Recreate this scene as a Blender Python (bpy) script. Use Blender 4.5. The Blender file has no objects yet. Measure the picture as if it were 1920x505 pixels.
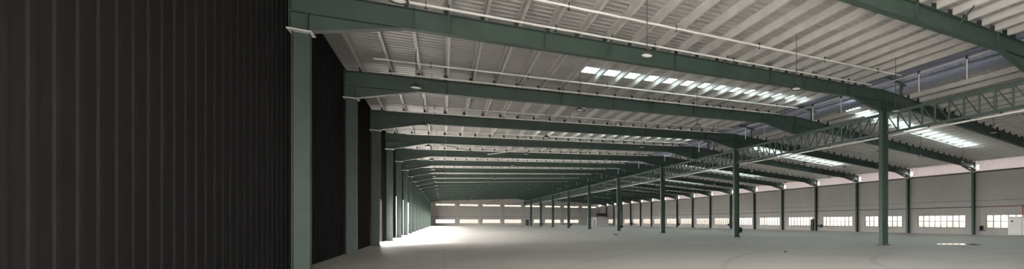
import bpy, math, random
from mathutils import Vector, Matrix
random.seed(7)
SC = bpy.context.scene
COL = SC.collection

# ------------------------------------------------------------------ camera, sky, exposure
YAW = 32.46
cam_data = bpy.data.cameras.new('camera')
cam_data.sensor_fit = 'HORIZONTAL'
cam_data.sensor_width = 36.0
cam_data.lens = 804.16 / 1920 * 36.0
cam_data.shift_x = -(1343.7 - 960) / 1920
cam_data.shift_y = (415.36 - 252.5) / 1920
cam_data.clip_start = 0.1
cam_data.clip_end = 1000
cam = bpy.data.objects.new('camera', cam_data)
cam.location = (0, 0, 1.6)
cam.rotation_euler = (math.radians(90), 0, math.radians(-YAW))
COL.objects.link(cam)
SC.camera = cam

SKY = 16.0            # overcast sky radiance
ROOFLIGHT_GLOW = 1.45      # emission of the rooflight sheets, standing in for daylight from above
world = bpy.data.worlds.new('overcast_sky')
SC.world = world
world.use_nodes = True
wn = world.node_tree
wn.nodes['Background'].inputs['Color'].default_value = (1.0, 0.98, 0.95, 1)
wn.nodes['Background'].inputs['Strength'].default_value = SKY

SC.view_settings.view_transform = 'Standard'
SC.view_settings.look = 'None'
SC.view_settings.gamma = 1.0
SC.view_settings.use_curve_mapping = False
SC.view_settings.exposure = 1.1
SC.cycles.use_denoising = True
SC.cycles.max_bounces = 8
SC.cycles.diffuse_bounces = 6
SC.cycles.transparent_max_bounces = 16
SC.cycles.sample_clamp_indirect = 8.0
SC.cycles.caustics_reflective = False
SC.cycles.caustics_refractive = False

# ------------------------------------------------------------------ hall dimensions (metres)
XR, XW = 24.78, 53.65          # ridge row, right wall
XL = 2 * XR - XW               # left wall
Y0, S = 18.19, 8.567           # first column frame, frame spacing
KF = 18                        # far wall frame
def FY(k): return Y0 + S * k
YB, YE = FY(-3), FY(KF)
ML, MR = 0.0544, 0.059
DEP = 0.72                     # rafter depth
def under(x): return 9.62 - (ML * (XR - x) if x < XR else MR * (x - XR))
def rtop(x): return under(x) + DEP
PUR = 0.32
def sheet(x): return rtop(x) + PUR
WALLH = 7.38
VENT = 1.9                     # half width of the ridge opening

ORD = ['zeroth', 'first', 'second', 'third', 'fourth', 'fifth', 'sixth', 'seventh', 'eighth', 'ninth', 'tenth', 'eleventh',
       'twelfth', 'thirteenth', 'fourteenth', 'fifteenth', 'sixteenth', 'seventeenth', 'eighteenth', 'nineteenth', 'twentieth',
       'twenty-first', 'twenty-second', 'twenty-third', 'twenty-fourth', 'twenty-fifth']

# ------------------------------------------------------------------ materials
def mat(name, col, rough=0.6, metal=0.0, var=0.0, scale=3.0, spec=0.5, bump=0.0, bscale=20.0):
    m = bpy.data.materials.new(name)
    m.use_nodes = True
    nt = m.node_tree
    b = nt.nodes['Principled BSDF']
    b.inputs['Base Color'].default_value = (*col, 1)
    b.inputs['Roughness'].default_value = rough
    b.inputs['Metallic'].default_value = metal
    b.inputs['Specular IOR Level'].default_value = spec
    if var or bump:
        tc = nt.nodes.new('ShaderNodeTexCoord')
    if var:
        n = nt.nodes.new('ShaderNodeTexNoise')
        n.inputs['Scale'].default_value = scale
        n.inputs['Detail'].default_value = 5
        nt.links.new(tc.outputs['Object'], n.inputs['Vector'])
        r = nt.nodes.new('ShaderNodeValToRGB')
        r.color_ramp.elements[0].position = 0.3
        r.color_ramp.elements[1].position = 0.7
        r.color_ramp.elements[0].color = (*[c * (1 - var) for c in col], 1)
        r.color_ramp.elements[1].color = (*[min(1, c * (1 + var)) for c in col], 1)
        nt.links.new(n.outputs['Fac'], r.inputs['Fac'])
        nt.links.new(r.outputs['Color'], b.inputs['Base Color'])
    if bump:
        n2 = nt.nodes.new('ShaderNodeTexNoise')
        n2.inputs['Scale'].default_value = bscale
        nt.links.new(tc.outputs['Object'], n2.inputs['Vector'])
        bp = nt.nodes.new('ShaderNodeBump')
        bp.inputs['Strength'].default_value = bump
        nt.links.new(n2.outputs['Fac'], bp.inputs['Height'])
        nt.links.new(bp.outputs['Normal'], b.inputs['Normal'])
    return m

M = {}
M['green'] = mat('green_steel_paint', (0.050, 0.080, 0.066), 0.5, var=0.12, scale=1.3)
M['truss'] = mat('truss_paint', (0.080, 0.112, 0.096), 0.5, var=0.1, scale=1.3)
M['galv'] = mat('galvanised_steel', (0.56, 0.54, 0.52), 0.42, metal=0.1, var=0.10, scale=1.5)
M['sheet'] = mat('roof_sheet', (0.38, 0.365, 0.35), 0.36, metal=0.1, var=0.10, scale=0.5)
M['plaster'] = mat('grey_plaster', (0.425, 0.413, 0.395), 0.8, var=0.05, scale=0.6, bump=0.05)
M['charcoal'] = mat('charcoal_cladding', (0.014, 0.0133, 0.0138), 0.85, var=0.06, scale=0.8, spec=0.15)
M['white'] = mat('white_paint', (0.78, 0.76, 0.73), 0.45, var=0.03)
M['alu'] = mat('dark_window_frame', (0.10, 0.09, 0.085), 0.5, var=0.05)
M['black'] = mat('black_rubber', (0.012, 0.012, 0.012), 0.6, var=0.1)
M['darkmetal'] = mat('dark_metal', (0.045, 0.045, 0.045), 0.5, var=0.1)
M['brown'] = mat('dark_brown_paint', (0.075, 0.05, 0.045), 0.5, var=0.1)
M['red'] = mat('red_oxide_paint', (0.38, 0.07, 0.035), 0.5, var=0.1)
M['ground'] = mat('outdoor_concrete', (0.45, 0.44, 0.42), 0.9, var=0.1, scale=0.3)
M['office'] = mat('office_panel', (0.52, 0.50, 0.52), 0.6, var=0.04)
M['vent'] = mat('vent_sheet', (0.27, 0.30, 0.385), 0.5, var=0.1, scale=0.5)
M['ventdark'] = mat('vent_flashing', (0.22, 0.225, 0.25), 0.5, var=0.1)
M['lens'] = mat('lamp_lens', (0.85, 0.86, 0.84), 0.25)

def floor_mat():
    m = bpy.data.materials.new('concrete_floor')
    m.use_nodes = True
    nt = m.node_tree; N = nt.nodes; L = nt.links
    b = N['Principled BSDF']
    tc = N.new('ShaderNodeTexCoord')
    def noise(scale, detail, stretch=None):
        n = N.new('ShaderNodeTexNoise'); n.inputs['Scale'].default_value = scale; n.inputs['Detail'].default_value = detail
        if stretch:
            mp = N.new('ShaderNodeMapping'); mp.inputs['Scale'].default_value = stretch
            L.new(tc.outputs['Object'], mp.inputs['Vector']); L.new(mp.outputs['Vector'], n.inputs['Vector'])
        else:
            L.new(tc.outputs['Object'], n.inputs['Vector'])
        return n
    n1 = noise(0.16, 4); n2 = noise(0.9, 6, (1, 0.5, 1)); n3 = noise(14, 3)
    mx = N.new('ShaderNodeMix'); mx.data_type = 'FLOAT'; mx.inputs[0].default_value = 0.45
    L.new(n1.outputs['Fac'], mx.inputs[2]); L.new(n2.outputs['Fac'], mx.inputs[3])
    mx2 = N.new('ShaderNodeMix'); mx2.data_type = 'FLOAT'; mx2.inputs[0].default_value = 0.15
    L.new(mx.outputs[0], mx2.inputs[2]); L.new(n3.outputs['Fac'], mx2.inputs[3])
    r = N.new('ShaderNodeValToRGB')
    r.color_ramp.elements[0].position = 0.33; r.color_ramp.elements[0].color = (0.52, 0.495, 0.465, 1)
    r.color_ramp.elements[1].position = 0.66; r.color_ramp.elements[1].color = (0.66, 0.63, 0.60, 1)
    L.new(mx2.outputs[0], r.inputs['Fac'])
    # curved tyre tracks
    mp = N.new('ShaderNodeMapping'); mp.inputs['Location'].default_value = (-22, -2, 0)
    L.new(tc.outputs['Object'], mp.inputs['Vector'])
    wv = N.new('ShaderNodeTexWave'); wv.wave_type = 'RINGS'; wv.rings_direction = 'Z'
    wv.inputs['Scale'].default_value = 0.055; wv.inputs['Distortion'].default_value = 2.5; wv.inputs['Detail'].default_value = 1
    wv.inputs['Detail Scale'].default_value = 0.3
    L.new(mp.outputs['Vector'], wv.inputs['Vector'])
    wr = N.new('ShaderNodeValToRGB')
    wr.color_ramp.elements[0].position = 0.0; wr.color_ramp.elements[0].color = (0.86, 0.86, 0.86, 1)
    wr.color_ramp.elements[1].position = 0.012; wr.color_ramp.elements[1].color = (1, 1, 1, 1)
    L.new(wv.outputs['Fac'], wr.inputs['Fac'])
    # saw-cut slab joints
    br = N.new('ShaderNodeTexBrick'); br.offset = 0.0
    br.inputs['Scale'].default_value = 1.0; br.inputs['Mortar Size'].default_value = 0.012
    br.inputs['Brick Width'].default_value = 7.2; br.inputs['Row Height'].default_value = 8.567
    br.inputs['Color1'].default_value = (1, 1, 1, 1); br.inputs['Color2'].default_value = (0.965, 0.965, 0.965, 1)
    br.inputs['Mortar'].default_value = (0.72, 0.72, 0.72, 1)
    L.new(tc.outputs['Object'], br.inputs['Vector'])
    def mul(a, bb):
        q = N.new('ShaderNodeMix'); q.data_type = 'RGBA'; q.blend_type = 'MULTIPLY'; q.inputs[0].default_value = 1
        L.new(a, q.inputs[6]); L.new(bb, q.inputs[7]); return q.outputs[2]
    c = mul(r.outputs['Color'], wr.outputs['Color']); c = mul(c, br.outputs['Color'])
    L.new(c, b.inputs['Base Color'])
    rr = N.new('ShaderNodeMapRange'); rr.inputs['To Min'].default_value = 0.42; rr.inputs['To Max'].default_value = 0.62
    L.new(n2.outputs['Fac'], rr.inputs['Value']); L.new(rr.outputs['Result'], b.inputs['Roughness'])
    b.inputs['Specular IOR Level'].default_value = 0.4
    return m
M['floor'] = floor_mat()

def glass_mat():
    m = bpy.data.materials.new('window_glass'); m.use_nodes = True
    nt = m.node_tree; N = nt.nodes; L = nt.links
    N.remove(N['Principled BSDF'])
    t = N.new('ShaderNodeBsdfTransparent'); t.inputs['Color'].default_value = (0.25, 0.238, 0.22, 1)
    tl = N.new('ShaderNodeBsdfTranslucent'); tl.inputs['Color'].default_value = (0.22, 0.20, 0.19, 1)
    g = N.new('ShaderNodeBsdfGlossy'); g.inputs['Roughness'].default_value = 0.08
    a = N.new('ShaderNodeMixShader'); a.inputs[0].default_value = 0.35
    L.new(t.outputs[0], a.inputs[1]); L.new(tl.outputs[0], a.inputs[2])
    bb = N.new('ShaderNodeMixShader'); bb.inputs[0].default_value = 0.06
    L.new(a.outputs[0], bb.inputs[1]); L.new(g.outputs[0], bb.inputs[2])
    L.new(bb.outputs[0], N['Material Output'].inputs['Surface'])
    return m
M['glass'] = glass_mat()

def translucent_sheet(name, trans, diff):
    m = bpy.data.materials.new(name); m.use_nodes = True
    nt = m.node_tree; N = nt.nodes; L = nt.links
    N.remove(N['Principled BSDF'])
    t = N.new('ShaderNodeBsdfTranslucent'); t.inputs['Color'].default_value = (*trans, 1)
    d = N.new('ShaderNodeBsdfDiffuse'); d.inputs['Color'].default_value = (*diff, 1)
    a = N.new('ShaderNodeAddShader')
    L.new(t.outputs[0], a.inputs[0]); L.new(d.outputs[0], a.inputs[1])
    L.new(a.outputs[0], N['Material Output'].inputs['Surface'])
    return m
M['eave'] = translucent_sheet('translucent_eave_sheet', (0.021, 0.018, 0.018), (0.36, 0.34, 0.335))

def skylight_mat(name, strength):
    m = bpy.data.materials.new(name); m.use_nodes = True
    nt = m.node_tree
    b = nt.nodes['Principled BSDF']
    b.inputs['Base Color'].default_value = (0.8, 0.85, 0.85, 1)
    b.inputs['Emission Color'].default_value = (0.80, 1.0, 0.98, 1)
    b.inputs['Emission Strength'].default_value = strength
    return m
M['skylight_left'] = skylight_mat('rooflight_glow_left', ROOFLIGHT_GLOW)  # emission in the sheet itself replaces daylight passing through
M['skylight_right'] = skylight_mat('rooflight_glow_right', ROOFLIGHT_GLOW*2.0)  # same sheet, stronger glow because purlins hide much of these strips

def puddle_mat():
    m = bpy.data.materials.new('standing_water'); m.use_nodes = True
    b = m.node_tree.nodes['Principled BSDF']
    b.inputs['Base Color'].default_value = (0.06, 0.06, 0.058, 1)
    b.inputs['Roughness'].default_value = 0.02
    b.inputs['IOR'].default_value = 1.33
    b.inputs['Specular IOR Level'].default_value = 0.5
    return m
M['water'] = puddle_mat()

# ------------------------------------------------------------------ mesh helpers
class MB:
    def __init__(s): s.v = []; s.f = []; s.sm = []
    def add(s, vs, fs, smooth=False):
        o = len(s.v); s.v += [tuple(p) for p in vs]
        for f in fs: s.f.append(tuple(i + o for i in f)); s.sm.append(smooth)
        return s
    def box(s, x0, x1, y0, y1, z0, z1):
        return s.add([(x0,y0,z0),(x1,y0,z0),(x1,y1,z0),(x0,y1,z0),(x0,y0,z1),(x1,y0,z1),(x1,y1,z1),(x0,y1,z1)],
              [(0,3,2,1),(4,5,6,7),(0,1,5,4),(1,2,6,5),(2,3,7,6),(3,0,4,7)])
    def bar(s, a, b, w, h, up=(0,0,1)):
        a = Vector(a); b = Vector(b); d = (b - a).normalized(); up = Vector(up)
        if abs(d.dot(up)) > 0.999: up = Vector((1,0,0))
        r = d.cross(up).normalized(); u = r.cross(d).normalized()
        vs = [p + r*sx*w/2 + u*sz*h/2 for p in (a, b) for sx, sz in ((-1,-1),(1,-1),(1,1),(-1,1))]
        return s.add(vs, [(3,2,1,0),(4,5,6,7),(0,1,5,4),(1,2,6,5),(2,3,7,6),(3,0,4,7)])
    def tube(s, a, b, r, n=10, r2=None):
        a = Vector(a); b = Vector(b); d = (b - a).normalized(); r2 = r if r2 is None else r2
        u = d.orthogonal().normalized(); w = d.cross(u)
        vs = []
        for p, q in ((a, r), (b, r2)):
            for i in range(n):
                t = 2*math.pi*i/n; vs.append(p + (u*math.cos(t) + w*math.sin(t))*q)
        s.add(vs, [(i, (i+1) % n, n+(i+1) % n, n+i) for i in range(n)], True)
        return s.add(vs, [tuple(range(n-1,-1,-1)), tuple(range(n, 2*n))])
    def prism(s, poly, y0, y1):           # polygon in XZ extruded along Y
        n = len(poly)
        vs = [(x, y0, z) for x, z in poly] + [(x, y1, z) for x, z in poly]
        return s.add(vs, [tuple(range(n)), tuple(range(2*n-1, n-1, -1))] + [(i, n+i, n+(i+1) % n, (i+1) % n) for i in range(n)])
    def lathe(s, prof, n=20, c=(0,0,0), ax='Z'):
        vs = []
        for r, z in prof:
            for i in range(n):
                t = 2*math.pi*i/n
                p = (r*math.cos(t), r*math.sin(t), z)
                if ax == 'Y': p = (p[0], p[2], p[1])
                if ax == 'X': p = (p[2], p[0], p[1])
                vs.append((c[0]+p[0], c[1]+p[1], c[2]+p[2]))
        fs = [(j*n+i, j*n+(i+1) % n, (j+1)*n+(i+1) % n, (j+1)*n+i) for j in range(len(prof)-1) for i in range(n)]
        return s.add(vs, fs, True)
    def mesh(s, name, m):
        me = bpy.data.meshes.new(name)
        me.from_pydata(s.v, [], s.f)
        me.polygons.foreach_set('use_smooth', s.sm)
        me.materials.append(m if not isinstance(m, str) else M[m])
        me.validate(); me.update()
        return me
    def build(s, name, m, parent=None, loc=None):
        return link(name, s.mesh(name, m), parent, loc)

def link(name, me, parent=None, loc=None):
    o = bpy.data.objects.new(name, me)
    COL.objects.link(o)
    if parent: o.parent = parent
    if loc: o.location = loc
    return o

def tag(o, label, cat, group=None, kind=None):
    o['label'] = label; o['category'] = cat
    if group: o['group'] = group
    if kind: o['kind'] = kind
    return o
def thing(name, label, cat, loc=(0,0,0), group=None, kind=None):
    o = bpy.data.objects.new(name, None); o.empty_display_size = 0.3
    COL.objects.link(o); o.location = loc
    return tag(o, label, cat, group, kind)
def struct(o):
    o['kind'] = 'structure'; return o
def copy_tree(o, parent=None):
    c = o.copy(); COL.objects.link(c)
    if parent: c.parent = parent
    for ch in o.children: copy_tree(ch, c)
    return c

def holes_wall(mb, a0, a1, z0, z1, holes, emit):
    """rectangles of a wall from a0..a1, z0..z1 with rectangular holes (a, b, zl, zh)"""
    cuts = sorted({a0, a1} | {h[0] for h in holes} | {h[1] for h in holes})
    for p, q in zip(cuts, cuts[1:]):
        mid = (p + q) / 2
        hs = sorted([(h[2], h[3]) for h in holes if h[0] < mid < h[1]])
        z = z0
        for l, h in hs:
            if l > z: emit(p, q, z, l)
            z = h
        if z < z1: emit(p, q, z, z1)

# ------------------------------------------------------------------ SETTING
mb = MB(); mb.box(XL-0.2, XW+0.2, YB, YE+0.2, -0.2, 0); struct(mb.build('floor', 'floor'))
mb = MB(); mb.box(-320, 420, -320, 520, -0.35, -0.21); struct(mb.build('ground_outside', 'ground'))

# roof sheets, with ribs up the slope and holes for rooflights and the ridge opening
SKY_BAYS = list(range(-2, KF, 2))
SKYT = 0.555
SKYW = {'left': 0.95, 'right': 1.35}
LSK = (6.1, 22.55); RSK = (27.4, 45.0)
def sky_y(k, side): return FY(k + SKYT) - SKYW[side]/2, FY(k + SKYT) + SKYW[side]/2
def ceil_strip(mb, xa, xb, ya, yb):
    n = max(1, round((yb - ya) / 0.34)); st = (yb - ya) / n
    prof = []
    for i in range(n):
        y = ya + i*st
        prof += [(y, 0), (y+st*0.62, 0), (y+st*0.70, 0.035), (y+st*0.92, 0.035)]
    prof.append((yb, 0))
    za, zb = sheet(xa), sheet(xb)
    vs = [(xa, y, za+d) for y, d in prof] + [(xb, y, zb+d) for y, d in prof]
    m = len(prof)
    mb.add(vs, [(i, i+1, m+i+1, m+i) for i in range(m-1)])
mb = MB()
ov = 0.5
for side, xa, xb, sk in (('left', XL-ov, XR-VENT, LSK), ('right', XR+VENT, XW+ov, RSK)):
    bounds = [YB]
    for k in SKY_BAYS: bounds += list(sky_y(k, side))
    bounds.append(YE+0.2)
    for i, (a, b) in enumerate(zip(bounds, bounds[1:])):
        if i % 2 == 0:
            ceil_strip(mb, xa, xb, a, b)
        else:
            ceil_strip(mb, xa, sk[0], a, b); ceil_strip(mb, sk[1], xb, a, b)
struct(mb.build('ceiling', 'sheet'))

# windows of the right wall: one in every bay
WZ0, WZ1 = 0.80, 2.36
rw = []
for k in range(-1, 17): rw.append((FY(k)+1.09, FY(k)+7.29, k))
T = 0.22
mb = MB()
holes_wall(mb, YB, YE, 0, WALLH, [(a, b, WZ0, WZ1) for a, b, k in rw], lambda p, q, l, h: mb.box(XW, XW+T, p, q, l, h))
struct(mb.build('wall_right', 'plaster'))
mb = MB(); mb.box(XW-0.12, XW+0.1, YB, YE, WALLH, WALLH+0.17); struct(mb.build('trim_1', 'darkmetal'))
# translucent ribbed sheet between wall head and roof, open for a hand's breadth before each frame
mb = MB()
for k in range(-3, KF):
    for ya, yb, z0, z1 in ((FY(k)-0.22, FY(k+1)-0.45, WALLH+0.17, sheet(XW)), (FY(k+1)-0.45, FY(k+1)-0.22, WALLH+0.17, 7.78),
                           (FY(k+1)-0.45, FY(k+1)-0.22, 8.32, sheet(XW))):
        n = max(1, round((yb-ya)/0.2)); st = (yb-ya)/n
        prof = []
        for i in range(n):
            y = ya+i*st; prof += [(y, 0), (y+st*.55, 0), (y+st*.65, .03), (y+st*.9, .03)]
        prof.append((yb, 0)); m = len(prof)
        mb.add([(XW+0.06+d, y, z0) for y, d in prof] + [(XW+0.06+d, y, z1) for y, d in prof], [(i, i+1, m+i+1, m+i) for i in range(m-1)])
struct(mb.build('wall_right_eave', 'eave'))

# left wall: dark ribbed cladding with three open loading doors
LD = [(FY(k)+1.6, FY(k)+7.0, 0, 3.3 if k < 4 else 4.2) for k in range(2, 17)] + [(FY(-3)+0.4, FY(-2)+5.0, 0, 5.8)]
mb = MB()
holes_wall(mb, YB, YE, 0, sheet(XL), LD, lambda p, q, l, h: mb.box(XL-0.15, XL, p, q, l, h))
y = YB
while y < YE-0.3:
    if not any(a-0.1 < y < b for a, b, l, h in LD): mb.box(XL-0.001, XL+0.03, y, y+0.10, 0, sheet(XL)-0.02)
    y += 0.40
struct(mb.build('wall_left', 'charcoal'))
# far gable wall
GX = [XR + 6.95*n for n in range(-4, 5)]
fw = []
for n in range(-4, 4):
    a, b = GX[n+4]+0.68, GX[n+4]+6.27
    if b < XL+0.5 or a > XW-0.5: continue
    if n == 0: a = GX[4]+3.6
    a = max(a, XL+0.6); b = min(b, XW-0.6)
    if n < 3: fw.append((a, b, 0.93, 2.24, 'low'))
    fw.append((max(GX[n+4]+0.68, XL+0.6), b, 6.9, 7.58, 'high'))
mb = MB()
holes_wall(mb, XL-0.15, XW+T, 0, 10.95, [h[:4] for h in fw], lambda p, q, l, h: mb.box(p, q, YE, YE+0.2, l, h))
struct(mb.build('wall_far', 'plaster'))
mb = MB()
for x in GX[1:8]: mb.box(x-0.2, x+0.2, YE-0.18, YE-0.001, 0, sheet(x)-0.05)
struct(mb.build('trim_2', 'plaster'))
mb = MB(); mb.box(XL, XW, YE-0.05, YE-0.001, 3.08, 3.2); struct(mb.build('trim_3', 'brown'))
# wall behind the camera with open loading bays
mb = MB()
holes_wall(mb, XL-0.15, XW+T, 0, 10.95, [(XL+0.8, XL+8, 0, 5.6)], lambda p, q, l, h: mb.box(p, q, YB-0.2, YB, l, h))
struct(mb.build('wall_back', 'plaster'))

def make_window(n, axis, a, b, z0, z1, cols, rows, pos):
    """axis 'Y': window in the right wall; axis 'X': in the far wall"""
    root = bpy.data.objects.new('window_%d' % n, None); COL.objects.link(root)
    struct(root)
    root.location = (pos, (a+b)/2, z0) if axis == 'Y' else ((a+b)/2, pos, z0)
    w = (b-a)/2; h = z1-z0
    def bx(mb, p, q, l, u, d0, d1):
        if axis == 'Y': mb.box(d0, d1, p, q, l, u)
        else: mb.box(p, q, d0, d1, l, u)
    f = MB(); t = 0.055
    bx(f, -w, w, 0, t, 0.02, 0.14); bx(f, -w, w, h-t, h, 0.02, 0.14)
    bx(f, -w, -w+t, t, h-t, 0.02, 0.14); bx(f, w-t, w, t, h-t, 0.02, 0.14)
    f.build('window_frame', 'alu', root)
    g = MB()
    for i in range(1, cols):
        x = -w + 2*w*i/cols; bx(g, x-0.036, x+0.036, t, h-t, 0.04, 0.12)
    for j in range(1, rows):
        z = h*j/rows; bx(g, -w+t, w-t, z-0.036, z+0.036, 0.035, 0.125)
    if cols > 1: g.build('mullions', 'alu', root)
    p = MB(); bx(p, -w+t, w-t, t, h-t, 0.075, 0.081); p.build('pane', 'glass', root)
    s = MB(); bx(s, -w-0.05, w+0.05, -0.05, 0, -0.06, 0.1); s.build('window_sill', 'plaster', root)
wn_ = 1
for a, b, k in rw:
    make_window(wn_, 'Y', a, b, WZ0, WZ1, 8, 2, XW); wn_ += 1
for a, b, l, h, kind in fw:
    make_window(wn_, 'X', a, b, l, h, 8 if b-a > 4 else 4, 2 if kind == 'low' else 1, YE); wn_ += 1
# door in the far wall
dr = bpy.data.objects.new('door_1', None); COL.objects.link(dr); struct(dr); dr.location = (GX[4]+1.4, YE-0.03, 0)
MB().box(-0.5, 0.5, -0.03, 0.029, 0, 2.15).build('door_leaf', 'darkmetal', dr)
MB().box(-0.58, -0.5, -0.05, 0.029, 0, 2.23).box(0.5, 0.58, -0.05, 0.029, 0, 2.23).box(-0.58, 0.58, -0.05, 0.029, 2.15, 2.23).build('door_frame', 'alu', dr)

# ------------------------------------------------------------------ ROOF FRAMES
FL = 0.28
def flange(mb, xa, za, xb, zb, w=FL, t=0.028):
    mb.bar((xa, 0, za), (xb, 0, zb), w, t)
def beam_mesh(xa, xb, name):
    m = MB(); n = 0.008
    m.prism([(xa, under(xa)), (xb, under(xb)), (xb, rtop(xb)), (xa, rtop(xa))], -n, n)
    flange(m, xa, under(xa)+0.014, xb, under(xb)+0.014); flange(m, xa, rtop(xa)-0.014, xb, rtop(xb)-0.014)
    return m.mesh(name, 'green')
def haunch_mesh(xtip, xroot, zroot, name):
    m = MB(); n = 0.008
    m.prism([(xtip, under(xtip)), (xroot, zroot), (xroot, under(xroot))], -n, n)
    flange(m, xtip, under(xtip), xroot, zroot)
    m.box(xroot-0.014, xroot+0.014, -FL/2, FL/2, zroot, under(xroot))
    return m.mesh(name, 'green')
e = 1e-4
beamL = beam_mesh(XL+0.12, XR-e, 'beam'); beamR = beam_mesh(XR+e, XW-0.10, 'beam')
hRL = haunch_mesh(XR-3.2, XR-0.32, 8.93, 'haunch'); hRR = haunch_mesh(XR+3.2, XR+0.32, 8.93, 'haunch')
hWL = haunch_mesh(XL+2.9, XL+0.50, WALLH+0.15, 'haunch'); hWR = haunch_mesh(XW-2.9, XW-0.50, WALLH+0.15, 'haunch')
def seat_mesh():
    m = MB()
    m.box(XR-0.32, XR+0.32, -0.008, 0.008, 8.93, under(XR-0.3))
    m.box(XR-0.34, XR+0.34, -FL/2, FL/2, 8.905, 8.935)
    m.box(XR-0.02, XR+0.02, -FL/2, FL/2, 8.93, rtop(XR-0.1))
    return m.mesh('ridge_plate', 'green')
seatM = seat_mesh()
def wseat_mesh(x0, x1):
    m = MB(); xm = (x0+x1)/2
    m.box(x0, x1, -0.008, 0.008, WALLH+0.15, under(xm)+0.02)
    m.box(x0, x1, -FL/2-0.04, FL/2+0.04, WALLH+0.12, WALLH+0.15)
    xe = x1 if x1 > XR else x0
    m.box(xe-0.012, xe+0.012, -FL/2, FL/2, WALLH+0.15, rtop(xm)-0.02)
    return m.mesh('eave_plate', 'green')
weR = wseat_mesh(XW-0.52, XW-0.10); weL = wseat_mesh(XL+0.10, XL+0.52)
PX = []
for i in range(23):
    x = 5.9 + 1.15*(i-8); PX.append(x)
PXR = [2*XR - x for x in PX]
def cleat_mesh(x):
    m = MB(); z = rtop(0)
    m.box(-0.175, -0.039, -0.008, 0.008, 0.01, 0.285); m.box(-0.175, -0.039, -0.10, 0.10, 0, 0.01); m.box(-0.049, -0.039, -0.10, 0.10, 0.01, 0.285)
    return m.mesh('cleat', 'darkmetal')
cleatM = cleat_mesh(0)
def stiff_mesh():
    m = MB()
    for s in (-1, 1): m.box(-0.007, 0.007, min(s*0.008, s*0.13), max(s*0.008, s*0.13), 0.03, DEP-0.03)
    return m.mesh('stiffener', 'green')
stiffM = stiff_mesh()
def fly_mesh(sgn):
    m = MB()
    for s in (-1, 1):
        m.bar((0, s*0.10, 0.06), (0.0, s*0.95, DEP+0.06), 0.05, 0.05)
    return m.mesh('fly_brace', 'green')
flyM = fly_mesh(1)

def frame_parts(root):
    link('beam', beamL, root); link('beam', beamR, root)
    for h in (hRL, hRR, hWL, hWR): link('haunch', h, root)
    link('ridge_plate', seatM, root); link('eave_plate', weL, root); link('eave_plate', weR, root)
    for x in PX + PXR: link('cleat', cleatM, root, (x+0.02, 0, rtop(x)))
    for x in (XL+3.2, 3.4, 9.2, 15.0, 21.2, 2*XR-21.2, 2*XR-15.0, 2*XR-9.2, 2*XR-3.4, XW-3.2):
        link('stiffener', stiffM, root, (x, 0, under(x)))
    for i in (3, 8, 13, 18):
        for P in (PX, PXR):
            link('fly_brace', flyM, root, (P[i], 0, under(P[i])))
frames = {}
proto = None
for k in range(-1, KF):
    i = k + 2
    lab = ('green steel roof rafter crossing the top right corner, nearest of all' if k == -1 else
           'green steel roof rafter crossing %s, %s from the camera' % ('over a column' if k % 2 == 0 else 'over a truss between columns', ORD[i]))
    if proto is None:
        proto = thing('roof_rafter', lab, 'rafter', (0, FY(k), 0), 'green roof rafters'); frame_parts(proto); r = proto
    else:
        r = copy_tree(proto); r.location = (0, FY(k), 0); r['label'] = lab
    r['kind'] = 'thing'

# columns
def icol_mesh(dx, wy, h, name='shaft'):
    m = MB(); t = 0.022
    m.box(-dx/2, -dx/2+t, -wy/2, wy/2, 0.03, h); m.box(dx/2-t, dx/2, -wy/2, wy/2, 0.03, h)
    m.box(-dx/2+t, dx/2-t, -0.008, 0.008, 0.03, h)
    return m.mesh(name, 'green')
bp = MB(); bp.box(-0.42, 0.42, -0.26, 0.26, 0, 0.03)
for sx in (-1, 1):
    for sy in (-1, 1): bp.tube((sx*0.36, sy*0.2, 0.03), (sx*0.36, sy*0.2, 0.075), 0.02, 8)
bpM = bp.mesh('base_plate', 'darkmetal')
cpM = MB().box(-0.36, 0.36, -0.2, 0.2, 8.875, 8.904).mesh('cap_plate', 'green')
icM = icol_mesh(0.60, 0.29, 8.875)
ribM = MB().box(-0.27, 0.27, -0.13, 0.13, 7.30, 7.33).mesh('stiffener', 'green')
for n, k in enumerate(range(-2, KF, 2)):
    lab = ('green column outside the right edge, in the middle row' if k == -2 else
           'green steel column of the middle row, nearest to the camera' if k == 0 else
           'green steel column of the middle row, %s from the camera' % ORD[n])
    c = thing('steel_column', lab, 'column', (XR, FY(k), 0), 'middle row of columns', 'thing')
    link('shaft', icM, c); link('base_plate', bpM, c); link('cap_plate', cpM, c); link('stiffener', ribM, c)
wcM = icol_mesh(0.42, 0.26, WALLH+0.09)
wbM = MB().box(-0.26, 0.26, -0.2, 0.2, 0, 0.03).mesh('base_plate', 'darkmetal')
wpM = MB().box(-0.30, 0.28, -0.26, 0.26, WALLH+0.085, WALLH+0.118).mesh('cap_plate', 'white')
for k in range(0, KF):
    for side in ('right', 'left'):
        nth = ORD[k+1] if k > 0 else None
        if side == 'right':
            lab = ('green column against the pale right wall, %s one seen from the camera' % ORD[k]) if k > 0 else 'green column against the pale right wall, beyond the right edge'
            x = XW - 0.31
        else:
            lab = 'green column against the dark left wall, %s counted from the camera' % ORD[k+2]
            x = XL + 0.36
        c = thing('wall_column', lab, 'column', (x, FY(k), 0), 'columns along the %s wall' % side, 'thing')
        link('shaft', wcM, c); link('base_plate', wbM, c); link('cap_plate', wpM, c)

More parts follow.
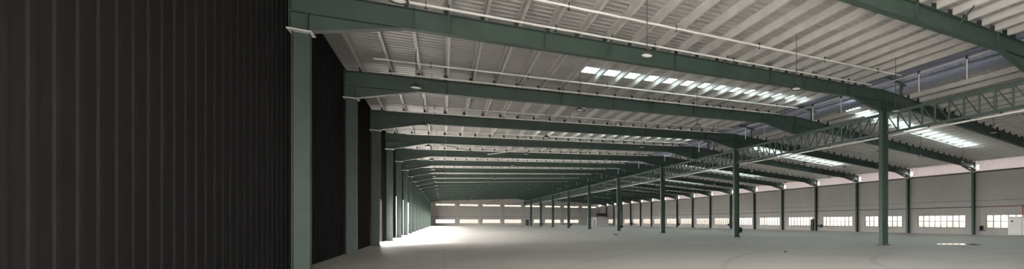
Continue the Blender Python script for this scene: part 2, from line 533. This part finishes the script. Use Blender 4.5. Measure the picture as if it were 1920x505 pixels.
# trusses between the middle columns
TL = 2*S - 0.5
TZ0, TZ1 = 7.46, 8.78
NP = 20
def truss_parts(root):
    for z, nm, w, h in ((TZ1, 'top_chord', 0.22, 0.14), (TZ0, 'bottom_chord', 0.22, 0.14)):
        m = MB()
        m.box(-w/2, w/2, 0, TL, z-0.012 if nm == 'top_chord' else z-h/2, z+0.012 if nm == 'top_chord' else z-h/2+0.024)
        if nm == 'top_chord':
            m.box(-w/2, -0.02, 0, TL, z+0.012, z+0.03); m.box(-0.045, -0.025, 0, TL, z-h, z-0.012); m.box(0.025, 0.045, 0, TL, z-h, z-0.012)
        else:
            m.box(-0.045, -0.025, 0, TL, z-h/2+0.024, z+h/2); m.box(0.025, 0.045, 0, TL, z-h/2+0.024, z+h/2)
        m.build(nm, 'truss', root)
    st = TL/NP
    vm = MB().box(-0.028, 0.028, -0.052, 0.052, TZ0-0.02, TZ1-0.02).mesh('vertical', 'truss')
    up = MB().bar((0, 0, TZ0+0.02), (0, st, TZ1-0.07), 0.05, 0.085, (1,0,0)).mesh('diagonal', 'truss')
    dn = MB().bar((0, 0, TZ1-0.07), (0, st, TZ0+0.02), 0.05, 0.085, (1,0,0)).mesh('diagonal', 'truss')
    for i in range(NP+1): link('vertical', vm, root, (0, min(max(i*st, 0.053), TL-0.053), 0))
    for i in range(NP): link('diagonal', dn if i < NP/2 else up, root, (0, i*st, 0))
proto = None
for n, k in enumerate(range(-2, KF-2, 2)):
    lab = ('green lattice truss running out of frame from the nearest column' if k == -2 else
           'green lattice truss between the %s and %s columns of the middle row' % (ORD[n], ORD[n+1]))
    if proto is None:
        proto = thing('lattice_truss', lab, 'truss', (XR, FY(k)+0.25, 0), 'trusses along the middle row', 'thing'); truss_parts(proto)
    else:
        r = copy_tree(proto); r.location = (XR, FY(k)+0.25, 0); r['label'] = lab
# last truss from the last column to the far wall
r = copy_tree(proto); r.location = (XR, FY(16)+0.25, 0); r['label'] = 'green lattice truss between the last middle column and the far wall'

# purlins
def purlin_mesh():
    m = MB(); L0, L1 = YB+0.05, YE-0.05; t = 0.010; h = PUR-0.012
    m.box(-t/2, t/2, L0, L1, 0.004, h); m.box(-t/2, 0.09, L0, L1, 0.004, 0.004+t)
    m.box(-0.075, t/2, L0, L1, h-t, h); m.box(0.08, 0.09, L0, L1, 0.004+t, 0.03)
    return m.mesh('purlin', 'galv')
purM = purlin_mesh()
for side, P in (('left', PX), ('right', PXR)):
    for i, x in enumerate(P):
        n = 23 - i
        o = link('roof_purlin', purM, None, (x-0.012 if side == 'left' else x-0.012, 0, rtop(x)))
        tag(o, 'pale galvanised purlin under the roof sheets, %s %s of the ridge' % (ORD[n], side), 'purlin', 'purlins of the %s roof slope' % side, 'thing')

# ridge ventilator
VP = 1.95; VZ = 11.05
rv = thing('ridge_ventilator', 'raised ventilator along the roof ridge on short green posts', 'ventilator', (XR, 0, 10.3), None, 'thing')
m = MB()
for s in (-1, 1):
    xe = s*(VP+0.75); ze = VZ+0.10-0.035-10.3; za = VZ+0.42-10.3
    n = int((YE-YB)/0.45); st = (YE-YB)/n; prof = []
    for i in range(n):
        y = YB+i*st; prof += [(y, 0), (y+st*.6, 0), (y+st*.7, .03), (y+st*.9, .03)]
    prof.append((YE, 0)); q = len(prof)
    m.add([(xe, y, ze+d) for y, d in prof]+[(0, y, za+d) for y, d in prof], [(i, i+1, q+i+1, q+i) for i in range(q-1)])
m.build('cap_sheet', 'vent', rv)
for s in (-1, 1):
    m = MB(); xe = s*(VP+0.75)
    m.box(min(xe, xe+s*0.03), max(xe, xe+s*0.03), YB, YE, VZ-10.3-0.46, VZ-10.3+0.16); m.build('sky_screen', 'vent', rv)  # hanging strip added to screen off the sky and dim the ventilator
    m = MB(); xs = s*(VENT+0.02); zz = sheet(XR+xs)-10.3
    m.box(xs-0.012, xs+0.012, YB, YE, zz-0.14, zz+0.16); m.build('upstand', 'ventdark', rv)
    for zt, xo in ((VZ-10.3+0.05, VP+0.1), (VZ-10.3+0.20, 1.0)):
        m = MB(); m.box(s*xo-0.03, s*xo+0.03, YB, YE, zt, zt+0.09); m.build('purlin', 'ventdark', rv)
pm = MB().box(-0.09, 0.09, -0.08, 0.08, 0, VZ-rtop(XR+VP)+0.02).mesh('post', 'green')
amL = MB().bar((-0.45, 0, -0.03), (VP, 0, 0.27), 0.14, 0.13).mesh('arm', 'green')
amR = MB().bar((0.45, 0, -0.03), (-VP, 0, 0.27), 0.14, 0.13).mesh('arm', 'green')
for k in range(-1, KF):
    for s in (-1, 1):
        link('post', pm, rv, (s*VP, FY(k), rtop(XR+s*VP)-10.3))
        link('arm', amL if s < 0 else amR, rv, (s*VP, FY(k), VZ-10.3+0.02))

# rooflights
for k in SKY_BAYS:
    for side, (xa, xb) in (('left', LSK), ('right', RSK)):
        ya, yb = sky_y(k, side)
        m = MB()
        prof = []
        n = 3; st = (yb-ya)/n
        for i in range(n):
            y = ya+i*st; prof += [(y, 0), (y+st*.62, 0), (y+st*.7, .035), (y+st*.92, .035)]
        prof.append((yb, 0)); q = len(prof)
        m.add([(xa, y, sheet(xa)+d) for y, d in prof]+[(xb, y, sheet(xb)+d) for y, d in prof], [(i+1, i, q+i, q+i+1) for i in range(q-1)])
        o = m.build('rooflight', 'skylight_' + side)
        lab = 'bright translucent rooflight strip in the %s roof slope, %s' % (side, 'behind the camera' if k < -1 else ORD[k//2+1]+' from the camera')
        if k < 0: lab = 'translucent rooflight strip in the %s roof slope, above or behind the camera, %s' % (side, 'nearer' if k == -2 else 'farther back')
        tag(o, lab, 'skylight', 'rooflights', 'thing')

# ------------------------------------------------------------------ SERVICES
def pipe_thing(name, label, cat, a, b, r, m, group, heads=0):
    a = Vector(a); b = Vector(b)
    root = thing(name, label, cat, tuple(a), group, 'thing')
    MB().tube((0,0,0), b-a, r, 10).build('pipe', m, root)
    d = (b-a)
    for i in range(heads):
        p = d*((i+0.5)/heads)
        q = MB(); q.tube(p+Vector((0,0,-r)), p+Vector((0,0,-r-0.07)), 0.018, 8); q.lathe([(0.001, -r-0.07), (0.05, -r-0.075), (0.05, -r-0.085), (0.001, -r-0.09)], 10, tuple(p))
        q.build('sprinkler_head', 'darkmetal', root)
    nh = max(2, int(d.length/4))
    for i in range(nh):
        p = d*((i+0.5)/nh)
        MB().box(p.x-0.012, p.x+0.012, p.y-r-0.01, p.y+r+0.01, p.z-r*0.6, p.z+r+0.09).build('clip', 'darkmetal', root)
    return root
pr = 0.042
for k in range(-1, KF):
    bay = 'before the %s rafter' % (ORD[k+2])
    if k >= 0 :
        y = FY(k)-0.88
        pipe_thing('sprinkler_pipe', 'white pipe across the left roof slope, just before the %s rafter' % ORD[k+2], 'pipe',
                   (XL+1.5, y, rtop(XL+1.5)-pr-0.09), (22.4, y, rtop(22.4)-pr-0.09), pr, 'white', 'pipes across the roof', 6)
    y = FY(k+0.66)
    pipe_thing('sprinkler_pipe', 'white pipe across the left roof slope, midway past the %s rafter' % ORD[k+2], 'pipe',
               (XL+1.5, y, rtop(XL+1.5)-pr-0.09), (22.4, y, rtop(22.4)-pr-0.09), pr, 'white', 'pipes across the roof', 6)
    y = FY(k+0.60)
    pipe_thing('sprinkler_pipe', 'white pipe across the right roof slope, midway past the %s rafter' % ORD[k+2], 'pipe',
               (33.9, y, rtop(33.9)-pr-0.09), (44.2, y, rtop(44.2)-pr-0.09), pr, 'white', 'pipes across the roof', 3)
pipe_thing('main_pipe', 'long white pipe under the bottom chords of the trusses', 'pipe', (XR+0.40, FY(-2), 7.32), (XR+0.40, YE-1, 7.32), 0.06, 'white', None, 0)
# hanger rods under the ridge
hm = MB().tube((0,0,0), (0,0,-1.08), 0.032, 8).mesh('rod', 'white')
hc = MB().box(-0.06, 0.06, -0.06, 0.06, -0.03, 0.16).mesh('clamp', 'darkmetal')
hx = 23.5
o = MB().tube((0, 5.5, 0), (0, YE-0.3, 0), 0.035, 10).build('ridge_pipe', 'galv', None, (hx, 0, rtop(hx)+0.036))
tag(o, 'thin grey pipe lying on the rafters along the left edge of the ridge opening', 'pipe', None, 'thing')
n = 0
for k in range(-1, KF):
    for q in (0.29, 0.61):
        n += 1
        if n > 25: break
        r = thing('hanger_rod', 'white rod hanging under the left edge of the ridge opening, %s from the camera' % ORD[n], 'rod', (hx, FY(k+q), rtop(hx)), 'hanger rods at the ridge', 'thing')
        link('rod', hm, r); link('clamp', hc, r)

# high-bay lamps
def lamp_parts(root, L):
    MB().tube((0,0,0.16), (0,0,L), 0.014, 6).build('rod', 'brown', root)
    b = MB(); b.lathe([(0.001, 0.17), (0.05, 0.165), (0.07, 0.10), (0.13, 0.09), (0.15, 0.04), (0.24, 0.0), (0.24, -0.03), (0.19, -0.03), (0.17, 0.0)], 24)
    b.build('housing', 'darkmetal', root)
    b = MB(); b.lathe([(0.001, -0.04), (0.10, -0.035), (0.19, -0.012), (0.19, 0.0)], 24); b.build('lens', 'lens', root)
LX = [(-0.86, 'fourth left'), (5.82, 'third left'), (12.6, 'second left'), (19.2, 'first left'), (30.4, 'first right'), (36.0, 'second right'), (42.2, 'third right')]
for x, w in LX:
    pz = min(PX + PXR, key=lambda q: abs(q-x))
    x = pz
    L = rtop(x) - 7.32
    pro = None
    for k in range(-1, KF):
        lab = 'round high-bay lamp on a thin rod, %s of the ridge, past the %s rafter' % (w, ORD[k+2])
        if pro is None:
            pro = thing('high_bay_lamp', lab, 'lamp', (x, FY(k+0.48), 7.32), 'high-bay lamps'); lamp_parts(pro, L)
        else:
            c = copy_tree(pro); c.location = (x, FY(k+0.48), 7.32); c['label'] = lab

# roof bracing rods near the fourth bay
o = MB().tube((-2.15, 46, 8.86), (3.5, 46, 7.95), 0.03, 8).build('bracing_rod', 'darkmetal'); 
tag(o, 'dark diagonal bracing rod below the roof, falling to the right', 'rod', None, 'thing')
o = MB().tube((3.5, 46, 7.95), (10.5, 46, 9.55), 0.045, 8).build('bracing_rod', 'white')
tag(o, 'pale diagonal bracing rod below the roof, rising to the right', 'rod', None, 'thing')

# right wall pipe runs
pipe_thing('wall_pipe', 'dark brown pipe along the pale right wall above the windows', 'pipe', (XW-0.048, 25.2, 3.30), (XW-0.048, YE-0.5, 3.30), 0.043, 'brown', None, 0)
pipe_thing('wall_cable', 'thin grey cable run along the right wall, above the brown pipe', 'cable', (XW-0.02, YB+0.5, 4.05), (XW-0.02, YE-0.5, 4.05), 0.018, 'alu', None, 0)
pipe_thing('wall_conduit', 'thin pale conduit dropping down the right wall to the nearest wall reel', 'conduit', (XW-0.03, FY(1)-0.62, 4.0), (XW-0.03, FY(1)-0.62, 0.95), 0.022, 'plaster', None, 0)
rp = thing('hydrant_pipe', 'orange-red pipe with a drop, on the right wall at the frame edge', 'pipe', (XW-0.05, 21.9, 3.32), None, 'thing')
MB().tube((0, -6, 0), (0, 3.25, 0), 0.045, 12).build('run', 'red', rp)
MB().tube((0, -0.2, -0.02), (0, -0.2, -1.25), 0.044, 12).build('drop', 'red', rp)
q = MB(); q.lathe([(0.001, -0.1), (0.049, -0.1), (0.049, 0.1), (0.001, 0.1)], 12, (0, -0.2, 0)); q.build('tee', 'red', rp)
for y in (-4.5, -2, 1, 2.9):
    MB().box(-0.05, 0.049, y-0.02, y+0.02, -0.075, -0.046).build('bracket', 'darkmetal', rp)

# hose reels
def reel_parts(root):
    d = MB()
    d.lathe([(0.001, -0.10), (0.27, -0.10), (0.28, -0.085), (0.27, -0.07), (0.16, -0.065), (0.16, 0.065), (0.27, 0.07), (0.28, 0.085), (0.27, 0.10), (0.001, 0.10)], 24, ax='Y')
    d.build('drum', 'black', root)
    h = MB()
    for j in range(3): h.lathe([(0.16, -0.06+j*0.04), (0.235, -0.06+j*0.04), (0.245, -0.04+j*0.04), (0.235, -0.022+j*0.04), (0.16, -0.022+j*0.04)], 24, ax='Y')
    h.build('hose', 'black', root)
    MB().tube((0, -0.13, 0), (0, 0.13, 0), 0.03, 10).build('hub', 'darkmetal', root)
pro = None
for k, w in ((2, 'second'), (6, 'fourth'), (10, 'sixth'), (14, 'eighth')):
    lab = 'black hose reel low on the %s column of the middle row' % w
    loc = (XR+0.44, FY(k)-0.02, 0.72)
    if pro is None:
        pro = thing('hose_reel', lab, 'hose reel', loc, 'black hose reels'); reel_parts(pro)
        MB().box(-0.16, 0.0, 0.10, 0.13, -0.05, 0.05).build('bracket', 'darkmetal', pro)
    else:
        c = copy_tree(pro); c.location = loc; c['label'] = lab
pro = None
for k, dy, w in ((1, -0.9, 'first'), (7, 0.6, 'seventh'), (10, -0.9, 'tenth'), (14, -0.9, 'fourteenth')):
    lab = 'black hose reel on the right wall beside its %s column' % w
    loc = (XW-0.30, FY(k)+dy, 0.82)
    if pro is None:
        pro = thing('hose_reel', lab, 'hose reel', loc, 'black hose reels'); reel_parts(pro)
        MB().box(0.0, 0.299, 0.10, 0.13, -0.05, 0.05).build('bracket', 'darkmetal', pro)
        MB().box(-0.1, 0.299, -0.35, 0.35, -0.36, -0.30).build('shelf', 'darkmetal', pro)
    else:
        c = copy_tree(pro); c.location = loc; c['label'] = lab
# cabinets by the fourth wall column
cb = thing('electrical_cabinet', 'tall dark cabinet against the right wall beside its fourth column', 'cabinet', (XW-0.22, FY(4)+0.75, 0), None)
MB().box(-0.22, 0.219, -0.35, 0.35, 0.05, 1.95).build('body', 'darkmetal', cb)
MB().box(-0.235, -0.221, -0.33, 0.33, 0.09, 1.91).build('door', 'black', cb)
MB().box(-0.26, -0.236, 0.24, 0.27, 0.95, 1.15).build('handle', 'alu', cb)
MB().box(-0.2, 0.2, -0.33, 0.33, 0, 0.05).build('plinth', 'black', cb)
bx = thing('junction_box', 'small white box on the right wall above the tall dark cabinet', 'box', (XW-0.08, FY(4)+0.7, 2.1), None)
MB().box(-0.08, 0.079, -0.2, 0.2, 0, 0.3).build('body', 'white', bx); MB().box(-0.09, -0.081, -0.18, 0.18, 0.02, 0.28).build('lid', 'white', bx)
cr = thing('wall_box', 'dark squat box on the right wall, near side of its fourth column', 'box', (XW-0.2, FY(4)-0.85, 0.55), None)
MB().box(-0.2, 0.199, -0.35, 0.35, 0, 0.5).build('body', 'black', cr); MB().box(-0.215, -0.201, -0.32, 0.32, 0.03, 0.47).build('door', 'darkmetal', cr)

# white partition panel at the right edge
pp = thing('partition_panel', 'white partition panel standing before the right window at the frame edge', 'partition', (XW-0.45, 21.2, 0), None)
MB().box(-0.05, 0.05, -2.4, 1.75, 0.06, 2.06).build('panel', 'white', pp)
MB().box(-0.07, 0.07, -2.4, 1.78, 2.06, 2.10).build('top_rail', 'alu', pp)
MB().box(-0.08, 0.08, -2.4, 1.78, 0.0, 0.06).build('bottom_rail', 'alu', pp)
MB().box(-0.06, -0.051, 1.25, 1.45, 1.52, 1.70).build('switch', 'black', pp)
MB().box(-0.056, -0.051, 1.05, 1.55, 1.10, 1.14).build('notice', 'office', pp)
MB().box(-0.056, -0.051, 0.40, 0.43, 0.08, 2.04).build('seam', 'alu', pp)

# site office in the far right corner
of = thing('site_office', 'pale flat-roofed office cabin in the far right corner', 'cabin', (48.3, 160, 0), None, 'thing')
OX, OY, OH = 4.6, 12.0, 3.0
m = MB(); holes_wall(m, 0, OX, 0, OH, [], lambda p, q, l, h: m.box(p, q, 0, 0.12, l, h)); m.box(0, 0.12, 0.12, OY, 0, OH); m.box(OX-0.12, OX, 0.12, OY, 0, OH)
m.build('wall', 'office', of)
MB().box(-0.1, OX, -0.1, OY, OH, OH+0.139).build('roof', 'white', of)
dd = MB().box(-0.05, -0.001, 1.5, 2.6, 0, 2.1).build('door', 'darkmetal', of)
MB().tube((-0.09, 1.65, 1.0), (-0.05, 1.65, 1.0), 0.03, 8).build('handle', 'alu', dd)
MB().box(-0.03, -0.001, 0.0, 1.3, 0.05, 2.9).build('cladding_panel', 'white', of)
ah = thing('air_handling_unit', 'black machine unit on top of the corner office cabin', 'machine', (50.9, 162.6, OH+0.14), None)
MB().box(-1.5, 1.5, -0.8, 0.8, 0.5, 1.5).build('body', 'black', ah)
for sx in (-1, 1):
    for sy in (-1, 1): MB().box(sx*1.3-0.06, sx*1.3+0.06, sy*0.6-0.06, sy*0.6+0.06, 0, 0.5).build('leg', 'darkmetal', ah)
for sx in (-0.7, 0.7):
    q = MB(); q.lathe([(0.001, -0.03), (0.36, -0.03), (0.4, 0), (0.36, 0.03)], 16, (sx, -0.82, 1.0), 'Y'); q.build('fan_grille', 'darkmetal', ah)

# ------------------------------------------------------------------ FLOOR ITEMS
def blob(cx, cy, rx, ry, rot, seed, z=0.004, n=40, rag=0.22):
    rnd = random.Random(seed); ph = [rnd.uniform(0, 6.28) for _ in range(4)]
    pts = []
    for i in range(n):
        t = 2*math.pi*i/n
        k = 1 + rag*(0.5*math.sin(2*t+ph[0]) + 0.3*math.sin(3*t+ph[1]) + 0.25*math.sin(5*t+ph[2]) + 0.15*math.sin(9*t+ph[3]))
        x, y = rx*k*math.cos(t), ry*k*math.sin(t)
        pts.append((x*math.cos(rot)-y*math.sin(rot), x*math.sin(rot)+y*math.cos(rot)))
    vs = [(x, y, z) for x, y in pts] + [(x*1.02, y*1.02, 0.0005) for x, y in pts]
    m = MB(); m.add(vs, [tuple(range(n))] + [(n+i, n+(i+1) % n, (i+1) % n, i) for i in range(n)])
    return m
o = blob(0, 0, 1.35, 1.0, -0.55, 3).build('puddle', 'water', None, (30.25, 16.2, 0))
tag(o, 'shallow puddle on the floor mirroring a bright window', 'puddle', None, 'thing')
o = blob(0, 0, 0.35, 0.22, -0.5, 9, 0.002).build('puddle', 'black', None, (30.17, 14.96, 0))
tag(o, 'small dark damp patch just right of the bright puddle', 'stain', None, 'thing')
db = thing('floor_scrap', 'small dark bent scrap standing on the floor, left of the fourth column', 'scrap', (16.4, 47.6, 0), None)
MB().bar((-0.14, 0, 0.34), (0.08, 0, 0.05), 0.10, 0.05).build('upright_piece', 'brown', db)
MB().box(-0.02, 0.36, -0.12, 0.12, 0, 0.10).build('flat_piece', 'darkmetal', db)
db = thing('floor_scrap', 'tiny dark scrap lying on the bare floor in the foreground', 'scrap', (14.9, 16.8, 0), None)
MB().add([(-0.11,-0.05,0),(0.10,-0.06,0),(0.12,0.05,0),(-0.08,0.07,0),(-0.03,0.0,0.06),(0.06,0.01,0.045)], [(3,2,1,0),(0,1,5,4),(1,2,5),(2,3,4,5),(3,0,4)]).build('crumpled_piece', 'black', db)
